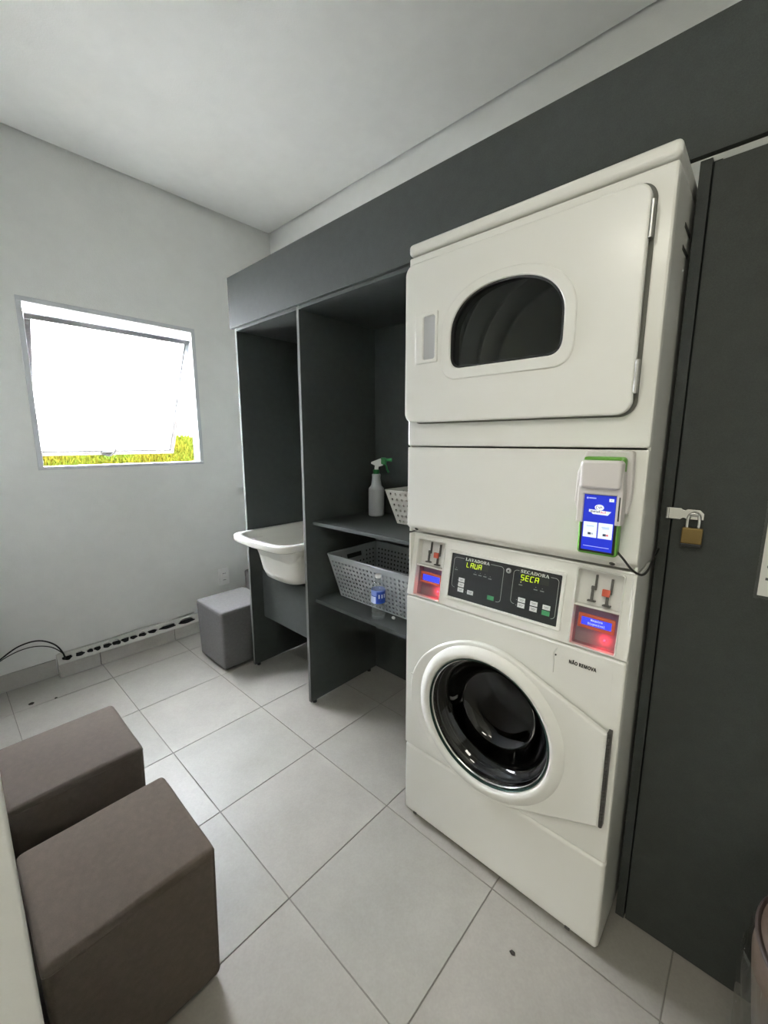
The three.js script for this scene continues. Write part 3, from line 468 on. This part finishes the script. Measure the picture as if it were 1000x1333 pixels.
  const faceTex = canvas(1720, 695, (g, w, h) => {
    const X = (x) => (x - 0.167) / 0.344 * w, Y = (y) => (0.174 - y) / 0.139 * h, S = w / 0.344;
    g.fillStyle = '#101112'; g.fillRect(0, 0, w, h);
    g.strokeStyle = '#b9b9b4'; g.lineWidth = 6;
    const bracket = (x0, x1, t0, t1, y1, ya, yb, xb) => { const r = 0.01 * S; g.beginPath(); g.moveTo(X(t0), Y(y1)); g.lineTo(X(x0) + r, Y(y1)); g.arcTo(X(x0), Y(y1), X(x0), Y(y1) + r, r); g.lineTo(X(x0), Y(ya) - r); g.arcTo(X(x0), Y(ya), X(x0) + r, Y(ya), r); g.lineTo(X(x0) + r * 1.2, Y(ya)); g.stroke(); g.beginPath(); g.moveTo(X(t1), Y(y1)); g.lineTo(X(x1) - r, Y(y1)); g.arcTo(X(x1), Y(y1), X(x1), Y(y1) + r, r); g.lineTo(X(x1), Y(yb) - r); g.arcTo(X(x1), Y(yb), X(x1) - r, Y(yb), r); g.lineTo(X(xb), Y(yb)); g.stroke(); };
    bracket(0.1765, 0.3455, 0.212, 0.303, 0.1625, 0.067, 0.057, 0.331); bracket(0.3765, 0.5035, 0.392, 0.481, 0.1625, 0.066, 0.053, 0.494);
    g.fillStyle = '#e2e2dc'; g.textAlign = 'center'; g.textBaseline = 'middle'; g.font = `bold ${0.0125 * S}px serif`;
    const wide = (t, x, y, width) => { const m = g.measureText(t).width; g.save(); g.translate(X(x), Y(y)); g.scale(width * S / m, 1); g.fillText(t, 0, 0); g.restore(); };
    wide('LAVADORA', 0.2575, 0.1625, 0.083); wide('SECADORA', 0.4365, 0.1625, 0.081);
    g.fillStyle = '#26251f'; g.fillRect(X(0.272), Y(0.155), 0.024 * S, 0.018 * S); g.fillRect(X(0.452), Y(0.155), 0.026 * S, 0.018 * S);
    g.fillStyle = '#8e8e8a'; for (const [x, y] of [[0.2545, 0.123], [0.2715, 0.123], [0.288, 0.123], [0.305, 0.12], [0.187, 0.1245], [0.444, 0.121], [0.462, 0.121], [0.4, 0.1245]]) { g.fillRect(X(x) - 0.0055 * S, Y(y), 0.011 * S, 0.0028 * S); g.fillRect(X(x) - 0.001 * S, Y(y) - 0.0065 * S, 0.002 * S, 0.0022 * S); }
    g.fillStyle = '#d7dc7a'; g.fillRect(X(0.3985), Y(0.133), 0.003 * S, 0.003 * S);
    g.fillStyle = '#9c9c98'; for (const [x, y] of [[0.1965, 0.0935], [0.1965, 0.078], [0.229, 0.062], [0.393, 0.0805], [0.393, 0.065]]) g.fillRect(X(x), Y(y), 0.0022 * S, 0.0022 * S);
  });
  const fp = C('faceplate', new THREE.PlaneGeometry(0.344, 0.139).translate(0.339, 0.1045, 0.0012), std({ map: faceTex, roughness: 0.35 })); fp.userData.label = 'black faceplate reading LAVADORA and SECADORA';
  // seven segment displays
  const SEG = { L: 'def', A: 'abcefg', V: 'bcdef', S: 'acdfg', E: 'adefg', C: 'adef' };
  const digitMat = std({ color: '#1a1c04', emissive: '#c8e81a', emissiveIntensity: 0.8, roughness: 0.5 });
  const word = (t, x, y, w, h, step) => { const gs = []; [...t].forEach((ch, i) => { const k = 0.0016, sl = 0.12; const seg = { a: [w / 2, h, w, k], g: [w / 2, h / 2, w, k], d: [w / 2, 0, w, k], f: [0, h * 0.75, k, h / 2], e: [0, h * 0.25, k, h / 2], b: [w, h * 0.75, k, h / 2], c: [w, h * 0.25, k, h / 2] }; for (const s of SEG[ch]) { const [cx, cy, ww, hh] = seg[s]; gs.push(plain(-ww / 2 * 0.9, ww / 2 * 0.9, -hh / 2 * 0.92, hh / 2 * 0.92, 0, 0.0004).translate(x + i * step + cx + cy * sl, y + cy, 0.0016)); } }); return merge(gs); };
  C('display', word('LAVA', 0.2225, 0.1385, 0.0085, 0.0145, 0.0137), digitMat).userData.label = 'lit yellow-green LAVA display';
  C('display', word('SECA', 0.3985, 0.138, 0.0085, 0.0145, 0.0137), digitMat).userData.label = 'lit yellow-green SECA display';
  C('key_lock', merge([lathe([[0.0025, 0.003], [0.006, 0.0032], [0.0075, 0.002], [0.0078, 0]], 24).rotateX(Math.PI / 2).translate(0.3605, 0.1555, 0.0012)]), M.steel);
  const bmap = canvas(96, 56, (g, w, h) => { g.fillStyle = '#e4e4e4'; g.fillRect(0, 0, w, h); g.fillStyle = '#8a8a8a'; g.fillRect(16, 18, 64, 7); g.fillRect(24, 32, 48, 6); });
  const bface = std({ map: bmap, roughness: 0.5 });
  for (const [x, y] of [[0.211, 0.0945], [0.211, 0.079], [0.211, 0.063], [0.2455, 0.0625], [0.409, 0.0815], [0.409, 0.066], [0.4445, 0.0805], [0.4445, 0.065], [0.4795, 0.079]]) { const b = C('button', new THREE.BoxGeometry(0.0205, 0.0125, 0.0012).translate(x, y, 0.0019), bface); }
  for (const [x, y] of [[0.3145, 0.0635], [0.479, 0.0635]]) C('start_button', new THREE.BoxGeometry(0.021, 0.0125, 0.0012).translate(x, y, 0.0019), M.buttonGreen);
  // coin boxes: recess, divider, brackets, little display, red lamp, clear cover
  const lcd = (lines) => canvas(320, 96, (g, w, h) => { g.fillStyle = '#2a3cf0'; g.fillRect(0, 0, w, h); g.fillStyle = '#c9d8ff'; g.font = 'bold 30px monospace'; g.textAlign = 'center'; g.textBaseline = 'middle'; lines.forEach((t, i) => g.fillText(t, w / 2, h * (0.3 + 0.42 * i))); });
  [[RB, ['Maquina', 'Disponivel']], [LB, []]].forEach(([[x0, x1, y0, y1], lines], k) => {
    const ym = 0.109, d = 0.042, du = 0.024, cx = (x0 + x1) / 2;
    C('coin_compartment', merge([plain(x0 - 0.002, x1 + 0.002, ym, y1 + 0.002, -du - 0.002, -du), plain(x0 - 0.002, x0, ym, y1, -du, -0.018), plain(x1, x1 + 0.002, ym, y1, -du, -0.018), plain(x0, x1, y1, y1 + 0.002, -du, -0.018)]), M.coinGrey);
    C('display_compartment', merge([plain(x0 - 0.002, x1 + 0.002, y0 - 0.002, ym, -d - 0.002, -d), plain(x0 - 0.002, x0, y0, ym, -d, -0.018), plain(x1, x1 + 0.002, y0, ym, -d, -0.018), plain(x0, x1, y0 - 0.002, y0, -d, -0.018)]), M.coinDark);
    C('divider', plain(x0 + 0.0002, x1 - 0.0002, ym - 0.002, ym + 0.003, -d, -0.001), M.enamel);
    for (const [bx, by] of [[cx - 0.018, 0], [cx + 0.018, -0.004]]) C('coin_bracket', merge([bb(bx + 0.004, bx + 0.009, 0.158 + by, 0.192 + by, -0.02, -0.014, 0.001), bb(bx - 0.004, bx + 0.009, 0.152 + by, 0.162 + by, -0.02, -0.014, 0.002), bb(bx - 0.003, bx + 0.003, 0.124 + by, 0.156 + by, -0.02, -0.014, 0.001), bb(bx - 0.009, bx + 0.01, 0.121 + by, 0.125 + by, -0.0235, -0.01, 0.001)]), M.bracket);
    C('reject_button', bb(cx + 0.006, cx + 0.024, 0.142, 0.16, -0.014, -0.007, 0.002), std({ color: '#d8593c', roughness: 0.5 }));
    const fr = rrShape(cx - 0.043, cx + 0.043, 0.05, 0.087, 0.002); fr.holes.push(rrShape(cx - 0.036, cx + 0.036, 0.0575, 0.0785, 0.001));
    C('display_frame', extr(fr, 0.008, 0.001).translate(0, 0, -0.024), M.orange);
    const t = lcd(lines); C('lcd', new THREE.PlaneGeometry(0.073, 0.022).translate(cx, 0.068, -0.021), std({ map: t, emissiveMap: t, emissive: '#ffffff', emissiveIntensity: 0.4, roughness: 0.3 }));
    C('indicator_lamp', new THREE.SphereGeometry(0.0028, 12, 8).translate(cx + 0.02, 0.026, -0.038), std({ color: '#400808', emissive: '#ff2a40', emissiveIntensity: 4 }));
    const l = new THREE.PointLight('#ff2a45', 0.0016); l.position.set(cx + 0.02, 0.026, -0.032); l.shadow.radius = 0.15; l.castShadow = true; cp.add(l); l.name = 'indicator_light';
    C('clear_cover', new THREE.PlaneGeometry(x1 - x0 + 0.004, y1 - y0 + 0.004).translate(cx, (y0 + y1) / 2, 0.0012), M.acrylic);
    const tr = rrShape(x0 - 0.004, x1 + 0.004, y0 - 0.004, y1 + 0.004, 0.006); tr.holes.push(rrShape(x0, x1, y0, y1, 0.004)); C('cover_rim', extr(tr, 0.0025, 0.001), M.enamelB);
  });
}
// ---------------------------------------------------------------- card terminal on the machine
{
  const t = thing('payment_terminal', 'green and white card terminal with blue lit screen on washer', 'card terminal', [2.763, 1.135, WZ]);
  const s = new THREE.Shape(); s.moveTo(-0.052, 0.1); s.lineTo(0.056, 0.1); s.lineTo(0.06, 0.135); s.lineTo(0.06, 0.175); s.lineTo(0.058, 0.236); s.quadraticCurveTo(0.057, 0.242, 0.05, 0.242); s.lineTo(-0.034, 0.242); s.quadraticCurveTo(-0.041, 0.242, -0.043, 0.235); s.lineTo(-0.058, 0.19); s.lineTo(-0.06, 0.12); s.lineTo(-0.052, 0.1);
  part('wall_holder', extr(s, 0.022, 0.004).translate(-0.005, 0, 0), M.terminalWhite, t);
  part('terminal_body', bb(-0.043, 0.043, 0.002, 0.229, 0.02, 0.05, 0.008), M.terminalGreen, t);
  const c = new THREE.Shape(); c.moveTo(-0.047, 0.078); c.lineTo(-0.047, 0.155); c.lineTo(-0.041, 0.218); c.lineTo(0.041, 0.218); c.lineTo(0.047, 0.155); c.lineTo(0.047, 0.078); c.lineTo(0.035, 0.078); c.lineTo(0.035, 0.144); c.lineTo(-0.033, 0.144); c.lineTo(-0.033, 0.078); c.lineTo(-0.047, 0.078);
  part('front_cover', extr(c, 0.036, 0.003).translate(0, 0, 0.022), M.terminalWhite, t);
  part('printer_lid', bb(-0.042, 0.043, 0.158, 0.222, 0.035, 0.072, 0.008), M.terminalWhite, t);
  part('lid_top', bb(-0.036, 0.04, 0.2215, 0.229, 0.04, 0.066, 0.003), M.terminalGreen, t);
  part('screen_glass', bb(-0.0375, 0.0385, 0.008, 0.1445, 0.046, 0.0515, 0.002), M.blackPlastic, t);
  const scr = canvas(420, 820, (g, w, h) => {
    g.fillStyle = '#1c2fc4'; g.fillRect(0, 0, w, h); g.fillStyle = '#b9c6ff'; g.beginPath(); g.arc(42, 48, 14, 0, 7); g.fill(); g.fillRect(62, 40, 96, 15);
    g.fillStyle = '#eaf6ff'; g.fillRect(w - 88, 40, 62, 44); g.fillStyle = '#667'; g.fillRect(w - 64, 57, 14, 10);
    g.fillStyle = '#eef4ff'; g.beginPath(); g.ellipse(w / 2, 178, 62, 44, 0, 0, 7); g.fill(); g.beginPath(); g.moveTo(72, 212); g.lineTo(w - 48, 226); g.lineTo(w - 92, 284); g.lineTo(128, 280); g.lineTo(108, 258); g.lineTo(72, 250); g.fill();
    g.strokeStyle = '#555b78'; g.lineWidth = 7; g.beginPath(); g.arc(w / 2 - 22, 180, 22, 1.6, 4.6); g.stroke(); g.beginPath(); g.moveTo(w / 2 - 14, 168); g.lineTo(w / 2 + 4, 188); g.lineTo(w / 2 + 22, 166); g.lineTo(w / 2 + 38, 184); g.stroke();
    g.font = 'bold 46px sans-serif'; g.textBaseline = 'middle'; g.fillStyle = '#23273a'; g.fillText('meta', 92, 240); const m = g.measureText('meta').width; g.fillText('f', 92 + m, 240); g.fillStyle = '#e0787e'; g.fillText('ácil', 92 + m + 18, 244);
    for (const [x, k] of [[14, 0], [218, 1]]) { g.fillStyle = '#e9f4fc'; g.fillRect(x, 400, 188, 230); g.fillStyle = '#a8bfe0'; g.fillRect(x + 44, 456, 100, 11); if (k) g.fillRect(x + 54, 474, 90, 10); g.fillStyle = '#3a3f58'; g.fillRect(x + 66, 556, 42, 34); g.fillStyle = k ? '#d8707a' : '#b8bcc8'; g.fillRect(x + 110, 560, 30, 26); }
    g.fillStyle = '#b5c2f5'; g.fillRect(30, h - 62, w - 70, 9);
  });
  part('screen', new THREE.PlaneGeometry(0.066, 0.129).translate(0.0005, 0.078, 0.0517), std({ map: scr, emissiveMap: scr, emissive: '#ffffff', emissiveIntensity: 0.2, roughness: 0.15 }), t).userData.label = 'lit blue touch screen';
  part('card_slot', bb(0.0405, 0.0435, 0.088, 0.142, 0.05, 0.0585, 0.0008), M.blackPlastic, t);
  part('power_cord', tube([[0.04, 0.016, 0.035], [0.055, 0.002, 0.038], [0.075, -0.022, 0.034], [0.09, -0.034, 0.015], [0.096, -0.028, -0.03], [0.0965, -0.01, -0.07], [0.0925, -0.005, -0.15]], 0.0026, 8, 60), M.cableBlack, t);
}
// ---------------------------------------------------------------- left wall details
{
  const o = thing('wall_outlet', 'white double power outlet on the wall above grey ottoman', 'outlet', [0.0005, 0.357, 0.552]), outletWhite = std({ color: '#fbfbf9', roughness: 0.35 });
  part('plate', bb(0, 0.012, -0.066, 0.066, -0.041, 0.041, 0.004), outletWhite, o);
  for (const y of [0.026, -0.026]) { const s = part('socket', bb(0.0118, 0.0145, y - 0.021, y + 0.021, -0.022, 0.022, 0.001), outletWhite, o); for (const z of [-0.009, 0, 0.009]) part('pin_hole', cyl(0.0028, 0.0006, 8).rotateZ(Math.PI / 2).translate(0.0148, y, z), M.cavity, s); }
}
{ // low plinth along the left wall: hollow top with broken round cavities, tile on its face
  const t = thing('hollow_plinth', 'low tiled plinth with row of broken black holes along wall', 'plinth', [0, 0, 0]);
  const z0 = 0.762, z1 = 1.626, top = 0.086, SL = 0.0725, s = new THREE.Shape(); s.moveTo(z0, 0); s.lineTo(z1, 0); s.lineTo(z1, SL); s.lineTo(z0, SL); s.lineTo(z0, 0);
  const holes = [[1.578, 0.026, 0.017], [1.514, 0.023, 0.017], [1.461, 0.017, 0.014], [1.422, 0.019, 0.016], [1.369, 0.024, 0.018], [1.316, 0.025, 0.02], [1.266, 0.023, 0.019], [1.216, 0.023, 0.015], [1.162, 0.024, 0.017], [1.099, 0.029, 0.015], [0.998, 0.055, 0.018], [0.868, 0.056, 0.022]];
  for (const [z, a, b] of holes) { const h = new THREE.Path(); for (let i = 0; i <= 24; i++) { const q = -i / 24 * Math.PI * 2, k = 1 + 0.09 * Math.sin(q * 3 + z * 40) + 0.07 * Math.sin(q * 5 + z * 90), u = z + Math.cos(q) * a * k, v = 0.034 + Math.sin(q) * b * k; i ? h.lineTo(u, v) : h.moveTo(u, v); } s.holes.push(h); }
  const basis = new THREE.Matrix4().makeBasis(new THREE.Vector3(0, 0, 1), new THREE.Vector3(-0.803, 0.596, 0), new THREE.Vector3(-0.596, -0.803, 0)).setPosition(0.0615, 0.083, 0);
  part('mortar_slope', uvm(extr(s, 0.006, 0).applyMatrix4(basis)), M.plaster, t);
  const prism = (p, za, zb) => { const q = new THREE.Shape(); p.forEach(([x, y], i) => (i ? q.lineTo(x, y) : q.moveTo(x, y))); return uvm(extr(q, zb - za, 0).translate(0, 0, za)); };
  part('core_dark_fill', prism([[0.002, 0], [0.0612, 0], [0.0612, 0.055], [0.002, 0.099]], z0 + 0.002, z1 - 0.006), M.cavity, t);  // solid fill, coloured dark for the shade inside the holes
  part('end_cap', prism([[0.001, 0], [0.0615, 0], [0.0615, 0.083], [0.003, 0.126], [0.001, 0.126]], z1 - 0.0055, z1 - 0.0005), M.plaster, t);
  let a = z1; for (const b of [1.418, 0.968, z0]) { part('face_tile', bb(0.0622, 0.0705, 0.0, top - 0.004, b + 0.003, a - 0.0005, 0.001), M.skirt, t); a = b; }
  part('wall_scar', tube([[0.002, 0.128, 1.62], [0.004, 0.129, 1.35], [0.004, 0.139, 1.15], [0.003, 0.13, 1.0], [0.004, 0.138, 0.8]], 0.004, 5, 40), M.plaster, t);
}
{
  const c1 = single('black_cable', tube([[0.03, 0.09, 1.588], [0.04, 0.14, 1.596], [0.045, 0.21, 1.63], [0.05, 0.262, 1.70], [0.05, 0.262, 1.78], [0.045, 0.225, 1.85], [0.04, 0.16, 1.93], [0.03, 0.05, 1.965], [0.03, 0.006, 1.972]], 0.0042, 8, 80), M.cableBlack, 'thick black cable arching out of the plinth end hole', 'cable');
  const c2 = single('black_cable', tube([[0.022, 0.1, 1.582], [0.022, 0.14, 1.60], [0.022, 0.195, 1.65], [0.022, 0.225, 1.73], [0.022, 0.215, 1.82], [0.022, 0.17, 1.90], [0.02, 0.05, 1.952], [0.02, 0.005, 1.958]], 0.0028, 8, 80), M.cableBlack, 'thin lower grey-black cable looping from the plinth end hole', 'cable');
}
{ // debris on the floor
  const bit = (x, z, r, label, sx = 1) => { const g = new THREE.IcosahedronGeometry(r, 1), p = g.attributes.position; for (let i = 0; i < p.count; i++) p.setXYZ(i, p.getX(i) * sx * (1 + 0.3 * Math.sin(p.getZ(i) * 900)), p.getY(i) * 0.4 + r * 0.4, p.getZ(i)); g.computeVertexNormals(); const m = single('dirt_crumb', g, M.dirt, label, 'debris'); m.position.set(x, 0, z); };
  bit(2.668, 1.078, 0.006, 'small dark crumb on floor tile in front of washer', 1.3);
  bit(0.26, 1.788, 0.013, 'larger dark debris bit on floor near the left wall', 0.8);
  bit(0.29, 1.687, 0.007, 'smaller dark debris bit on floor near the plinth end', 0.8);
}
renderer.render(scene, camera);
